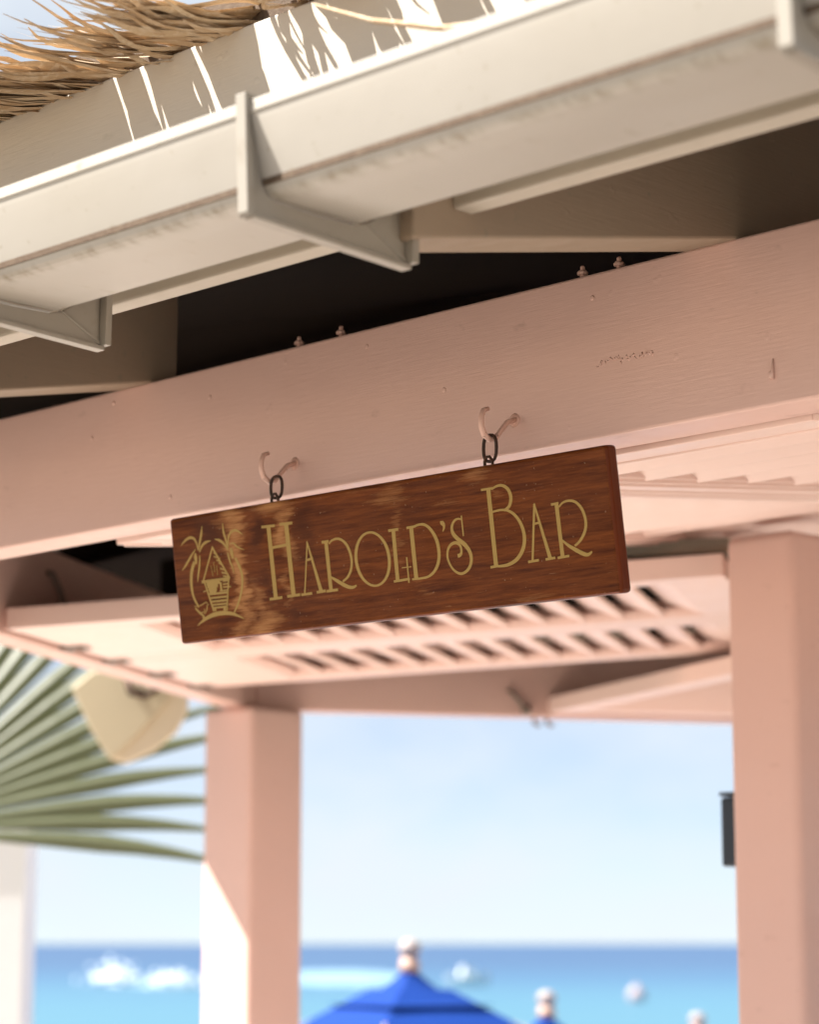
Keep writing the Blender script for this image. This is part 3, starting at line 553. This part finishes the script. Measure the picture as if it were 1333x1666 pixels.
GL = json.loads('''{"G":{"H":[[[-0.23278,0.06725,0.00886],[-0.23189,-0.04993,0.00884]],[[-0.249,0.06714,0.00429],[-0.21762,0.06613,0.00425]],[[-0.24636,-0.04945,0.00427],[-0.21691,-0.04913,0.00424]],[[-0.19106,0.06641,0.0094],[-0.19009,-0.04887,0.00938]],[[-0.20657,0.06678,0.00424],[-0.1768,0.0659,0.0042]],[[-0.20477,-0.04862,0.00422],[-0.175,-0.04837,0.00419]],[[-0.23052,0.03168,0.00426],[-0.19049,0.03313,0.00421]]],"A":[[[-0.14711,0.03257,0.00288],[-0.16428,-0.04854,0.00289]],[[-0.14775,0.03343,0.00288],[-0.12623,-0.0483,0.00763]],[[-0.1524,0.00412,0.00352],[-0.13768,0.00581,0.00351]],[[-0.17238,-0.04887,0.00386],[-0.14752,-0.04873,0.00384]],[[-0.1368,-0.04813,0.00414],[-0.11633,-0.04763,0.00412]]],"R":[[[-0.1048,0.02918,0.00759],[-0.1044,-0.04819,0.00758]],[[-0.11434,0.02835,0.00412],[-0.09888,0.02856,0.00411]],[[-0.11422,-0.0486,0.00412],[-0.08872,-0.04831,0.00409]],[[-0.09874,0.02437,0.00253],[-0.09132,0.02907,0.00308],[-0.08028,0.03051,0.00363],[-0.06955,0.02756,0.00428],[-0.05968,0.019,0.00496],[-0.05352,0.0054,0.00523],[-0.05228,-0.00896,0.00509],[-0.05631,-0.02151,0.00478],[-0.0647,-0.03107,0.00396],[-0.07626,-0.03673,0.00313]],[[-0.10244,-0.02697,0.00253],[-0.08789,-0.03486,0.00581],[-0.07064,-0.044,0.00625],[-0.05717,-0.04783,0.00483],[-0.04693,-0.04567,0.00249]]],"O":[[[0.02933,-0.00914,0.00639],[0.02851,-0.00201,0.00629],[0.02664,0.00491,0.00604],[0.02378,0.01144,0.00564],[0.02,0.01737,0.00514],[0.01542,0.02252,0.00462],[0.01018,0.02673,0.00413],[0.00443,0.02988,0.00373],[-0.00165,0.03187,0.00347],[-0.00789,0.03263,0.00338],[-0.01409,0.03213,0.00348],[-0.02007,0.03039,0.00376],[-0.02564,0.02746,0.00417],[-0.03062,0.02342,0.00468],[-0.03487,0.01839,0.00523],[-0.03824,0.01253,0.00574],[-0.04064,0.00602,0.00615],[-0.04199,-0.00095,0.00643],[-0.04224,-0.00815,0.00652],[-0.04139,-0.01536,0.00642],[-0.03947,-0.02236,0.00615],[-0.03654,-0.02894,0.00573],[-0.03268,-0.03489,0.00522],[-0.02802,-0.04002,0.00468],[-0.02271,-0.0442,0.00416],[-0.01691,-0.04728,0.00375],[-0.0108,-0.04918,0.00347],[-0.00456,-0.04984,0.00338],[0.00162,-0.04926,0.00346],[0.00754,-0.04744,0.00372],[0.01303,-0.04446,0.00412],[0.01794,-0.0404,0.00461],[0.0221,-0.03538,0.00514],[0.0254,-0.02956,0.00563],[0.02775,-0.02312,0.00603],[0.02907,-0.01624,0.00629],[0.02933,-0.00914,0.00639]]],"L":[[[0.04392,0.03037,0.00758],[0.04245,-0.04682,0.00757]],[[0.03327,0.03075,0.00395],[0.05428,0.03077,0.00393]],[[0.03423,-0.04706,0.00364],[0.06834,-0.04621,0.0036]],[[0.06574,-0.05204,0.0027],[0.06638,-0.01312,0.00271]],[[0.05399,-0.02811,0.00151],[0.07406,-0.0283,0.0015]]],"D":[[[0.08206,0.03004,0.00809],[0.08191,-0.04698,0.00807]],[[0.07233,0.03084,0.00361],[0.09135,0.0313,0.00359]],[[0.08604,0.03087,0.00299],[0.09928,0.03295,0.00358],[0.11155,0.0311,0.00416],[0.12304,0.02181,0.00533],[0.13214,0.0058,0.00649],[0.13436,-0.01244,0.00619],[0.1309,-0.0271,0.0059],[0.12159,-0.03921,0.00473],[0.10815,-0.0462,0.00356],[0.09229,-0.04771,0.00328],[0.07309,-0.04741,0.003]]],"apostrophe":[[[0.14636,0.03328,0.00588],[0.14665,0.0305,0.00764],[0.1496,0.02718,0.00588],[0.14924,0.02222,0.00352],[0.14618,0.01756,0.00118]]],"S":[[[0.187,0.03672,0.00262],[0.18706,0.00622,0.00261]],[[0.18716,0.03075,0.00232],[0.17968,0.03282,0.00291],[0.17155,0.03049,0.0035],[0.16562,0.02219,0.00497],[0.1669,0.01209,0.00643],[0.17605,0.00242,0.0067],[0.18795,-0.00651,0.00696],[0.19644,-0.01778,0.00636],[0.19806,-0.03005,0.00578],[0.19247,-0.04111,0.00492],[0.18143,-0.04771,0.00407],[0.17029,-0.04764,0.00379],[0.15825,-0.03927,0.00351],[0.15086,-0.02409,0.00381],[0.15268,-0.01132,0.00411],[0.15988,-0.00384,0.00439],[0.17001,-0.00191,0.00467],[0.17787,-0.00621,0.00437],[0.18012,-0.01413,0.00407],[0.17756,-0.02032,0.00495],[0.17161,-0.0217,0.00583]]],"B":[[[0.24593,0.06917,0.00784],[0.24557,-0.04536,0.00783]],[[0.2316,0.06963,0.0033],[0.2559,0.06954,0.00328]],[[0.23447,-0.0449,0.00365],[0.25035,-0.04427,0.00363]],[[0.25257,0.06837,0.00255],[0.26356,0.07174,0.00337],[0.27495,0.07084,0.00429],[0.28408,0.0646,0.00551],[0.2881,0.05478,0.00602],[0.28685,0.04591,0.00581],[0.28189,0.03871,0.00469],[0.27238,0.03482,0.00325]],[[0.24999,0.03517,0.00291],[0.26588,0.03618,0.00329],[0.28013,0.03362,0.00377],[0.29249,0.02554,0.00474],[0.30167,0.0129,0.00557],[0.30613,-0.00229,0.00615],[0.3047,-0.01683,0.00634],[0.29781,-0.02927,0.00616],[0.28612,-0.03893,0.00559],[0.27127,-0.04414,0.00483],[0.25651,-0.04518,0.00389],[0.24404,-0.04427,0.00291]]],"A2":[[[0.33156,0.03733,0.00391],[0.3168,-0.04461,0.00392]],[[0.33105,0.038,0.0032],[0.35118,-0.04435,0.0067]],[[0.32656,0.00892,0.00302],[0.33769,0.00985,0.00301]],[[0.30843,-0.0444,0.00357],[0.32898,-0.04367,0.00355]],[[0.34212,-0.04406,0.00353],[0.36037,-0.04343,0.00351]]],"R2":[[[0.37316,0.03374,0.00684],[0.37434,-0.04392,0.00682]],[[0.36297,0.03278,0.00352],[0.37691,0.0333,0.0035]],[[0.36488,-0.04419,0.00351],[0.38699,-0.04337,0.00349]],[[0.37695,0.0278,0.00245],[0.38573,0.03335,0.00291],[0.39824,0.03448,0.00337],[0.40962,0.03073,0.00393],[0.41856,0.02121,0.00453],[0.42339,0.0078,0.00483],[0.42328,-0.00428,0.00483],[0.41824,-0.01507,0.00465],[0.40901,-0.02469,0.00389],[0.39913,-0.03033,0.00313]],[[0.37671,-0.01978,0.00245],[0.38746,-0.02851,0.00474],[0.40212,-0.03731,0.00618],[0.41503,-0.04378,0.00594],[0.42274,-0.04486,0.00448],[0.42946,-0.04162,0.00241]]]},"P":{"palm":[[[-0.41971,0.02791,0.00656],[-0.42718,0.01581,0.00666],[-0.43151,0.00223,0.0065],[-0.43268,-0.01517,0.00579],[-0.42895,-0.03183,0.00473],[-0.41974,-0.04719,0.0035]],[[-0.4153,0.04203,0.00291],[-0.41554,0.03448,0.00844],[-0.41534,0.02398,0.00349]],[[-0.44906,0.058,0.00088],[-0.4376,0.06535,0.00369],[-0.42464,0.06866,0.00473],[-0.41416,0.06522,0.00437],[-0.40917,0.05596,0.00326],[-0.40801,0.04711,0.00233]],[[-0.39225,0.08439,0.00087],[-0.39585,0.072,0.00493],[-0.40205,0.05754,0.00435],[-0.40722,0.04528,0.00232]],[[-0.37404,0.05832,0.00072],[-0.38754,0.05695,0.00463],[-0.39804,0.05131,0.00406],[-0.40469,0.04211,0.00174]],[[-0.41381,0.04852,0.00116],[-0.4276,0.03686,0.00409],[-0.44089,0.02533,0.00381],[-0.45234,0.01684,0.00088]],[[-0.40459,0.03687,0.00203],[-0.40767,0.0209,0.00436],[-0.41353,0.00402,0.00349],[-0.41586,-0.00566,0.00087]]],"palm2":[[[-0.31869,0.02477,0.0051],[-0.3116,0.01147,0.00528],[-0.30687,-0.0027,0.00509],[-0.30769,-0.01748,0.00452],[-0.31388,-0.03519,0.00433],[-0.32396,-0.05145,0.00369],[-0.33428,-0.06338,0.00256]],[[-0.32648,0.04161,0.0037],[-0.32596,0.03352,0.00796],[-0.324,0.02358,0.00284]],[[-0.34094,0.08362,0.00086],[-0.3406,0.06839,0.00485],[-0.33599,0.05294,0.00427],[-0.3341,0.0401,0.00199]],[[-0.36473,0.06,0.00086],[-0.35109,0.05591,0.00487],[-0.34025,0.0474,0.00428],[-0.33392,0.03778,0.00171]],[[-0.3336,0.04349,0.00171],[-0.33024,0.05923,0.00342],[-0.32087,0.06798,0.00454],[-0.30807,0.06775,0.00396],[-0.29527,0.05986,0.00071]],[[-0.3281,0.04809,0.00114],[-0.31949,0.04834,0.0034],[-0.3103,0.04109,0.00311],[-0.29549,0.03533,0.0007]],[[-0.33527,0.03447,0.00342],[-0.3322,0.02038,0.0037],[-0.32693,0.00953,0.00284],[-0.3257,-0.00067,0.00071]]],"hut":[[[-0.37099,0.04828,0.00317],[-0.40325,-0.00741,0.00319]],[[-0.3723,0.04772,0.00374],[-0.33689,-0.00672,0.0037]],[[-0.40617,-0.00691,0.00464],[-0.33658,-0.00698,0.00456]],[[-0.36973,0.03798,0.0023],[-0.36424,0.03511,0.0023]],[[-0.37027,0.03202,0.0023],[-0.36234,0.02914,0.0023]],[[-0.36494,0.02571,0.00259],[-0.35604,0.02252,0.00258]],[[-0.36363,0.02985,0.00172],[-0.35533,0.02729,0.00172]],[[-0.36017,0.02039,0.00258],[-0.35139,0.01653,0.00257]],[[-0.35772,0.01115,0.00287],[-0.34748,0.00786,0.00286]],[[-0.35494,0.0042,0.00286],[-0.34196,0.00088,0.00285]],[[-0.35186,-0.00185,0.00257],[-0.34015,-0.00434,0.00257]],[[-0.37939,0.01754,0.00101],[-0.37668,0.00051,0.00101]],[[-0.37124,0.0231,0.00101],[-0.37206,0.00585,0.00101]],[[-0.36557,0.01677,0.00101],[-0.36536,0.00059,0.001]],[[-0.39892,-0.00782,0.00348],[-0.38311,-0.05694,0.00346]],[[-0.3396,-0.00876,0.00313],[-0.35114,-0.05885,0.00314]],[[-0.39406,-0.01059,0.00578],[-0.36097,-0.01078,0.00574]],[[-0.39301,-0.01532,0.00636],[-0.36686,-0.01543,0.00631]],[[-0.39032,-0.02078,0.00665],[-0.37028,-0.02088,0.00661]],[[-0.38936,-0.02608,0.00577],[-0.37181,-0.02536,0.00575]],[[-0.35935,-0.01151,0.0043],[-0.35931,-0.02534,0.00429]],[[-0.35312,-0.01037,0.002],[-0.3398,-0.01012,0.002]],[[-0.35384,-0.01525,0.00229],[-0.34001,-0.01504,0.00228]],[[-0.35455,-0.02002,0.00229],[-0.33568,-0.02061,0.00228]],[[-0.36311,-0.02523,0.00229],[-0.3433,-0.02565,0.00228]],[[-0.40381,-0.02304,0.00174],[-0.39032,-0.02078,0.00173]],[[-0.39059,-0.02852,0.00347],[-0.34435,-0.02923,0.00343]],[[-0.38861,-0.03518,0.00318],[-0.34532,-0.03581,0.00314]],[[-0.3867,-0.04113,0.00318],[-0.34653,-0.04167,0.00314]],[[-0.38541,-0.04657,0.00289],[-0.34805,-0.04728,0.00286]],[[-0.38408,-0.05177,0.00317],[-0.34978,-0.05196,0.00314]],[[-0.37879,-0.0513,0.00432],[-0.37826,-0.05712,0.00432]],[[-0.35576,-0.05156,0.00572],[-0.35506,-0.05852,0.00572]]],"boat":[[[-0.43057,-0.04509,0.00117],[-0.41678,-0.04512,0.00155],[-0.40393,-0.04159,0.00164],[-0.40024,-0.04041,0.00145]],[[-0.40021,-0.04018,0.00145],[-0.39497,-0.0462,0.00145]],[[-0.39838,-0.04555,0.00231],[-0.40035,-0.05292,0.00232],[-0.40752,-0.05985,0.00116]],[[-0.42869,-0.04793,0.00263],[-0.41849,-0.0566,0.00407],[-0.40812,-0.06386,0.0029]],[[-0.41579,-0.05625,0.00174],[-0.40788,-0.05634,0.00174],[-0.40538,-0.05133,0.00174]]],"shore":[[[-0.4272,-0.07716,0.00087],[-0.40793,-0.06851,0.00523],[-0.3843,-0.06261,0.00721],[-0.35988,-0.06191,0.00687],[-0.3363,-0.06551,0.0054],[-0.31177,-0.07511,0.00071]],[[-0.41159,-0.06357,0.00523],[-0.40628,-0.06923,0.00522]]]}}''')
def ribbon(mb, st, top):
    """one stroke of paint: a thin raised ribbon on the board's face"""
    n = len(st); P = [Vector((a[0], a[1])) for a in st]
    if n > 2:                                # smooth through the traced points
        Q = []; W = []
        for i in range(n - 1):
            p0, p1, p2, p3 = P[max(i - 1, 0)], P[i], P[i + 1], P[min(i + 2, n - 1)]
            for j in range(4):
                t = j / 4
                Q.append(0.5 * ((2 * p1) + (p2 - p0) * t + (2 * p0 - 5 * p1 + 4 * p2 - p3) * t * t + (3 * p1 - p0 - 3 * p2 + p3) * t ** 3)); W.append(st[i][2] * (1 - t) + st[i + 1][2] * t)
        Q.append(P[-1]); W.append(st[-1][2])
    else: Q = P; W = [a[2] for a in st]
    n = len(Q); y0 = -TH / 2 + 0.0003; y1 = -TH / 2 - top; vs = []
    for i in range(n):
        t = (Q[min(i + 1, n - 1)] - Q[max(i - 1, 0)])
        t = t.normalized() if t.length > 1e-9 else Vector((1, 0)); nn = Vector((-t.y, t.x)) * W[i] / 2
        a, b_ = Q[i] + nn, Q[i] - nn
        vs += [(a.x, y1, a.y), (b_.x, y1, b_.y), (b_.x, y0, b_.y), (a.x, y0, a.y)]
    fs = [(4 * i + j, 4 * i + (j + 1) % 4, 4 * i + 4 + (j + 1) % 4, 4 * i + 4 + j) for i in range(n - 1) for j in range(4)]
    mb.add(vs, fs + [(3, 2, 1, 0), tuple(range(4 * n - 4, 4 * n))])
def glyph(name, strokes, parent):
    mb = MB()
    for i, st in enumerate(strokes): ribbon(mb, st, 0.0004 + 0.00003 * i)
    return make(name, mb, M_gold, parent, MS)
for ch, strokes in GL['G'].items(): glyph('apostrophe' if ch == 'apostrophe' else 'letter', strokes, sign)
em = glyph('emblem', GL['P']['hut'], sign)
for k in ('palm', 'palm2', 'boat', 'shore'): glyph({'palm': 'painted_palm', 'palm2': 'painted_palm', 'boat': 'painted_boat', 'shore': 'painted_shore'}[k], GL['P'][k], em)
def oval(cx, cy, cz, rx, rz, r, M, tilt=0.0, turn=0.0):
    m = MB(); pts = [Vector((rx * math.copysign(abs(cos(t)) ** 0.7, cos(t)), 0, rz * math.copysign(abs(sin(t)) ** 0.8, sin(t)))) for t in [2 * pi * i / 20 for i in range(20)]]
    R_ = RZ(turn) @ RX(tilt); m.tube([R_ @ p + Vector((cx, cy, cz)) for p in pts], r, 8, closed=True); return m
for (x, hx) in ((-0.2250, -2.885), (0.2405, -2.4035)):
    # local to side frame: link through the hook, staple on the sign's top edge
    top = SM[0].inverted() @ (MS @ Vector((-hx * 0 + x, 0, H / 2)))
    z_hook = 0.7705 - 0.0375
    lo = top.z + 0.006; hi = z_hook + 0.0065
    m = oval(top.x, -0.0555, (lo + hi) / 2, 0.0108, (hi - lo) / 2, 0.0026, None, turn=0.25)
    make('chain_link', m, M_iron, sign, SM[0], smooth=True)
    m = MB()
    m.tube([MS @ Vector((x - 0.008, 0, H / 2 - 0.004)), MS @ Vector((x - 0.0075, 0, H / 2 + 0.006)), MS @ Vector((x - 0.003, 0, H / 2 + 0.0125)), MS @ Vector((x + 0.003, 0, H / 2 + 0.0125)), MS @ Vector((x + 0.0075, 0, H / 2 + 0.006)), MS @ Vector((x + 0.008, 0, H / 2 - 0.004))], 0.0024, 8)
    make('eye_staple', m, M_iron, sign, Matrix(), smooth=True)

# ------------------------------------------------------------------ fittings on the pavilion
# wedge-bodied outdoor speaker hung outside the left beam, near the corner post
def onray(px, py, y):
    """the place at distance y that the photograph shows at pixel (px, py)"""
    r_ = Vector(((px - 666.5) / 4000, cos(PITCH) + (py - 833) / 4000 * sin(PITCH), sin(PITCH) - (py - 833) / 4000 * cos(PITCH)))
    return Vector((0, 0, EYE)) + r_ * (y / r_.y)
out = [(118, 1118), (150, 1092), (220, 1085), (308, 1112), (306, 1158), (288, 1192), (252, 1222), (205, 1243), (180, 1236), (150, 1186)]
fro = [(116, 1120), (150, 1092), (216, 1086), (284, 1108), (272, 1140), (246, 1170), (222, 1196), (196, 1222), (178, 1236), (148, 1188)]
bx = MB(); bx.prism([onray(x, y, 8.60) for x, y in out], [onray(x, y, 8.38) for x, y in out])
spk = thing('outdoor_speaker', 'beige wedge-shaped speaker hanging outside the left beam between palm and pink post', 'speaker', Matrix(), mb=bx, mat=M_spk2, bevel=0.012)
gr = MB(); gr.prism([onray(x, y, 8.39) for x, y in fro], [onray(x, y, 8.36) for x, y in fro]); make('grille', gr, M_spk, spk, Matrix(), bevel=0.006)
a = onray(228, 1118, 8.34); m = MB()
m.tube([a + Vector((-0.05, 0.02, 0.03)), a + Vector((-0.03, 0, -0.02)), a + Vector((0.02, 0, -0.03)), a + Vector((0.06, 0.02, 0.0)), a + Vector((0.07, 0.03, 0.06))], 0.011, 8)
m.tube([a + Vector((0.0, 0.02, -0.02)), a + Vector((0.0, 0.16, 0.20))], 0.012, 8); make('mounting_bracket', m, M_iron, spk, Matrix(), smooth=True)
# dark box behind the inner post
m = MB(); pb = Vector((0.730, 5.404, 0)); m.box(-0.036, 0.036, -0.036, 0.036, 0.165, 0.315)
bxo = thing('wall_box', 'small dark upright box fixed to the back edge of the right post', 'box', T(pb.x, pb.y, EYE) @ RZ(ROT), mb=m, mat=M_box, bevel=0.006)
m = MB(); m.box(-0.038, 0.038, -0.038, 0.038, 0.3155, 0.324); make('box_lid', m, M_box, bxo, T(pb.x, pb.y, EYE) @ RZ(ROT) @ T(0, 0, 0.002), bevel=0.002)

# ------------------------------------------------------------------ palm and white pillar at the left
def palm(base, crown_h):
    root = thing('fan_palm', 'green fan palm spreading its pleated frond across the left edge', 'palm tree', T(base.x, base.y, 0))
    m = MB(); m.tube([(0, 0, -0.02), (0.03, 0.02, 0.6), (0.02, 0.05, 1.2), (0, 0, crown_h)], [0.16, 0.12, 0.11, 0.10], 14); make('trunk', m, M_trunk, root)
    return root
PB = Vector((-2.75, 9.3, 0)); hub0 = onray(-190, 1352, 9.0)
pr_ = palm(PB, hub0.z - 0.1)
def frond(root, hub, facing, up, R, a0, a1, n, label=None):
    """a fan: pleated leaflets joined to about half their length, then free and drooping"""
    X_ = facing[0]; Y_ = facing[1]; N_ = X_.cross(Y_).normalized()
    fr_ = None
    st0 = MB(); b0 = Vector((PB.x, PB.y, hub0.z - 0.15))
    mid_ = (b0 + hub) / 2 + Vector((0, 0, 0.12))
    st0.tube([b0, mid_, hub], [0.02, 0.015, 0.012], 8); fr_ = make('frond', st0, M_leaf, root, Matrix())
    da = (a1 - a0) / (n - 1)
    for k in range(n):
        a = a0 + da * k + rnd.uniform(-.008, .008); ln = R * (0.86 + 0.14 * sin(pi * (k + .5) / n)) * rnd.uniform(0.95, 1.03)
        d_ = X_ * cos(a) + Y_ * sin(a); p_ = -X_ * sin(a) + Y_ * cos(a)
        m = MB(); vs = []; N = 10
        for i in range(N + 1):
            t = i / N; rr = 0.03 + ln * t
            full = rr * tan(da / 2) * 1.02
            lim = R * 0.56 * tan(da / 2)
            w = full if t < 0.56 else lim * max(0.02, 1 - (t - 0.56) / 0.45) ** 0.7
            w = min(w, lim * 1.05)
            dr = Vector((0, 0, -0.06 * R * max(0, t - 0.5) ** 2 * 2.2))
            c0 = hub + d_ * rr + dr + N_ * (0.025 * sin(t * 3) * R)
            fold = w * 0.55
            vs += [c0 - p_ * w - N_ * fold * .5, c0 + N_ * fold * .5, c0 + p_ * w - N_ * fold * .5]
        fs = []
        for i in range(N):
            fs += [(3 * i, 3 * i + 1, 3 * i + 4, 3 * i + 3), (3 * i + 1, 3 * i + 2, 3 * i + 5, 3 * i + 4)]
        m.add(vs, fs); make('leaflet', m, M_leaf, fr_, Matrix())
    return fr_
frond(pr_, hub0, (Vector((0.985, 0.12, 0.0)), Vector((0.0, 0.32, 0.95)).normalized()), None, 1.42, radians(-3.5), radians(74), 15)
frond(pr_, Vector((-3.9, 9.9, hub0.z + 0.25)), (Vector((-0.9, 0.3, 0)).normalized(), Vector((0.1, 0.3, 0.95)).normalized()), None, 1.0, radians(-60), radians(70), 20)
frond(pr_, Vector((-2.9, 8.5, hub0.z + 0.35)), (Vector((-0.3, -0.9, 0)).normalized(), Vector((-0.5, 0.1, 0.85)).normalized()), None, 0.9, radians(-50), radians(60), 18)
# white pillar
pp = onray(-10, 1400, 10.2); m = MB(); top_h = onray(30, 1368, 10.2).z
m.box(-0.155, 0.155, -0.155, 0.155, 0, top_h)
pil = thing('white_pillar', 'white sunlit pillar at the left edge below the palm frond', 'pillar', T(pp.x, pp.y, 0), mb=m, mat=M_wpil, bevel=0.01)
m = MB(); m.box(-0.17, 0.17, -0.17, 0.17, top_h + 0.001, top_h + 0.04); make('cap', m, M_wpil, pil, T(pp.x, pp.y, 0), bevel=0.008)

# ------------------------------------------------------------------ blue beach parasols
def parasol(px, py, dist, half, yaw, label, fin_w):
    ap = onray(px, py, dist); g = -1.02
    M = T(ap.x, ap.y, g) @ RZ(yaw); h = ap.z - g
    r_ = thing('beach_parasol', label, 'parasol', M, group='blue beach parasols below the terrace')
    def sheet(z0, hw0, z1, hw1, nm, flap=0.0):
        m = MB(); vs = []; K = 24; rings = 7
        for i in range(rings + 1):
            t = i / rings
            for j in range(K):
                a = 2 * pi * j / K; sq = 1 / max(abs(cos(a)), abs(sin(a)))
                hw = hw0 + (hw1 - hw0) * t; z = z0 + (z1 - z0) * t - 0.05 * sin(pi * t) * (1 - abs(cos(2 * a)) * .3)
                rr = hw * (sq * 0.85 + 0.15)
                vs.append((rr * cos(a), rr * sin(a), z))
        fs = [(i * K + j, i * K + (j + 1) % K, (i + 1) * K + (j + 1) % K, (i + 1) * K + j) for i in range(rings) for j in range(K)]
        if flap:
            o = len(vs)
            for j in range(K):
                v = vs[rings * K + j]; vs.append((v[0] * 1.005, v[1] * 1.005, v[2] - flap))
            fs += [(rings * K + j, rings * K + (j + 1) % K, o + (j + 1) % K, o + j) for j in range(K)]
        m.add(vs, fs); o_ = make(nm, m, M_blue, r_, M)
        sd_ = o_.modifiers.new('solid', 'SOLIDIFY'); sd_.thickness = 0.004; return o_
    sheet(h, 0.02, h - 0.16, 0.30, 'vent_canopy', 0.0)
    sheet(h - 0.09, 0.15, h - 0.74, half, 'canopy', 0.14)
    m = MB(); m.tube([(0, 0, 0), (0, 0, h - 0.02)], 0.024, 12); make('pole', m, M_pole, r_, M)
    for k in range(4):
        a = pi / 4 + k * pi / 2; c_, s_ = cos(a) * 1.35, sin(a) * 1.35
        m = MB(); m.tube([(0.03 * c_, 0.03 * s_, h - 0.06), (half * c_ * .95, half * s_ * .95, h - 0.74)], 0.009, 6); make('rib', m, M_pole, r_, M)
    w = fin_w
    m = MB(); m.lathe([(w * .9, -0.01), (w * .95, 0.02), (w * .8, 0.06)], 14, (0, 0, h)); f_ = make('finial', m, M_finb, r_, M, smooth=True)
    m = MB(); m.lathe([(w * .5, 0.0605), (w * .95, 0.08), (w * 1.05, 0.11), (w * .8, 0.135), (w * .3, 0.148), (0.002, 0.15)], 14, (0, 0, h)); make('finial_ball', m, M_fin, f_, M, smooth=True)
parasol(667, 1578, 12.0, 1.35, radians(32), 'largest blue parasol, nearest one with its pale finial reaching the horizon', 0.052)
parasol(890, 1652, 15.0, 1.35, radians(20), 'second blue parasol with only its tip and pale finial showing above the bottom edge', 0.056)
parasol(1136, 1682, 17.5, 1.35, radians(40), 'farthest blue parasol with only its finial showing close to the right post', 0.056)

# ------------------------------------------------------------------ boats, wakes and a buoy on the sea
SEA = -1.6
def onsea(px, py):
    p = onray(px, py, 10) - Vector((0, 0, EYE)); k = (SEA - EYE) / p.z; return Vector((0, 0, EYE)) + p * k
def boat(px, py, Lb, yaw, label, stripe, cabin):
    p = onsea(px, py); M = T(p.x, p.y, SEA) @ RZ(yaw)
    m = MB(); secs = []
    for (t, w, zk, zs) in [(-1, .78, -.12, .55), (-.4, .9, -.15, .56), (.2, .85, -.14, .62), (.65, .55, -.08, .72), (.95, .12, .12, .82)]:
        x = t * Lb / 2; W = w * Lb * 0.18
        secs.append([(x, -W, zs), (x, -W * .85, zk + .2), (x, 0, zk), (x, W * .85, zk + .2), (x, W, zs)])
    vs = [q for s_ in secs for q in s_]; fs = []
    for i in range(4):
        for j in range(4): fs.append((i * 5 + j, i * 5 + j + 1, i * 5 + 6 + j, i * 5 + 5 + j))
        fs.append((i * 5 + 4, i * 5, i * 5 + 5, i * 5 + 9))
    fs += [(4, 3, 2, 1, 0), (20, 21, 22, 23, 24)]
    m.add(vs, fs); r_ = thing('motor_boat', label, 'boat', M, group='small boats on the sea', mb=m, mat=M_white)
    m = MB(); x0, x1 = -Lb * .2, Lb * .15; W = Lb * .1
    m.prism([(x0, -W, .57), (x1, -W, .6), (x1, W, .6), (x0, W, .57)], [(x0, -W * .9, .57 + cabin), (x1 - .25 * cabin, -W * .8, .6 + cabin), (x1 - .25 * cabin, W * .8, .6 + cabin), (x0, W * .9, .57 + cabin)])
    make('cabin', m, M_white, r_, M)
    m = MB(); m.box(-Lb * .45, Lb * .2, -Lb * .166, Lb * .166, .40, .50); make('hull_stripe', m, stripe, r_, M)
    m = MB(); m.box(-Lb * .56, -Lb * .5, -.18, .18, .1, .8); make('outboard', m, M_hinge if stripe is not M_white else M_white, r_, M)
    return p
def foam(name, px0, px1, py0, py1, seed, z=0.006):
    r2 = random.Random(seed); m = MB(); n = 22; top = []; bot = []
    for i in range(n + 1):
        t = i / n; x = px0 + (px1 - px0) * t; c_ = (py0 + py1) / 2; hh = (py1 - py0) / 2 * sin(pi * min(max(t, 0.04), 0.96)) ** 0.35
        a = onsea(x, c_ - hh * r2.uniform(.8, 1.0)); b_ = onsea(x, c_ + hh * r2.uniform(.8, 1.0))
        top.append((a.x, a.y, SEA + z)); bot.append((b_.x, b_.y, SEA + z))
    vs = top + bot; m.add(vs, [(i, i + 1, n + 2 + i, n + 1 + i) for i in range(n)])
    o = make(name, m, M_foam); o['kind'] = 'stuff'; return o
def spray(px, py, wid, hgt, n, seed):
    r2 = random.Random(seed); m = MB(); p = onsea(px, py)
    for k in range(n):
        q = Vector((p.x + r2.gauss(0, wid / 2), p.y + r2.gauss(0, .6), SEA + abs(r2.gauss(0, hgt / 2)))); r_ = r2.uniform(.08, .22)
        m.lathe([(0.01, -r_), (r_ * .8, -r_ * .5), (r_, 0), (r_ * .7, r_ * .6), (0.01, r_)], 6, q)
    o = make('spray', m, M_spray); o['kind'] = 'stuff'
boat(185, 1600, 4.0, radians(160), 'left white boat throwing up spray, beside the white pillar', M_white, 0.55); spray(183, 1600, 2.0, 1.5, 90, 1)
boat(278, 1604, 3.4, radians(185), 'low white boat close to the left pink post', M_white, 0.30); spray(280, 1604, 2.2, 0.9, 70, 2)
boat(758, 1601, 3.2, radians(200), 'small white and teal boat out past the largest parasol', M_teal, 0.75)
foam('wake', 440, 660, 1578, 1604, 3); foam('wake', 205, 320, 1598, 1606, 5, 0.01)
p = onsea(1036, 1627); m = MB(); m.lathe([(0.03, -.35), (.36, -.2), (.50, .12), (.50, .35), (.34, .66), (.08, .8), (.03, .92)], 14)
bu = thing('buoy', 'pale pink round buoy floating on the turquoise water', 'buoy', T(p.x, p.y, SEA), mb=m, mat=M_buoy, smooth=True)
m = MB(); m.tube([(.09 * cos(t), 0, .92 + .09 * sin(t)) for t in [2 * pi * i / 12 for i in range(12)]], 0.02, 6, closed=True); make('ring', m, M_hinge, bu, T(p.x, p.y, SEA))
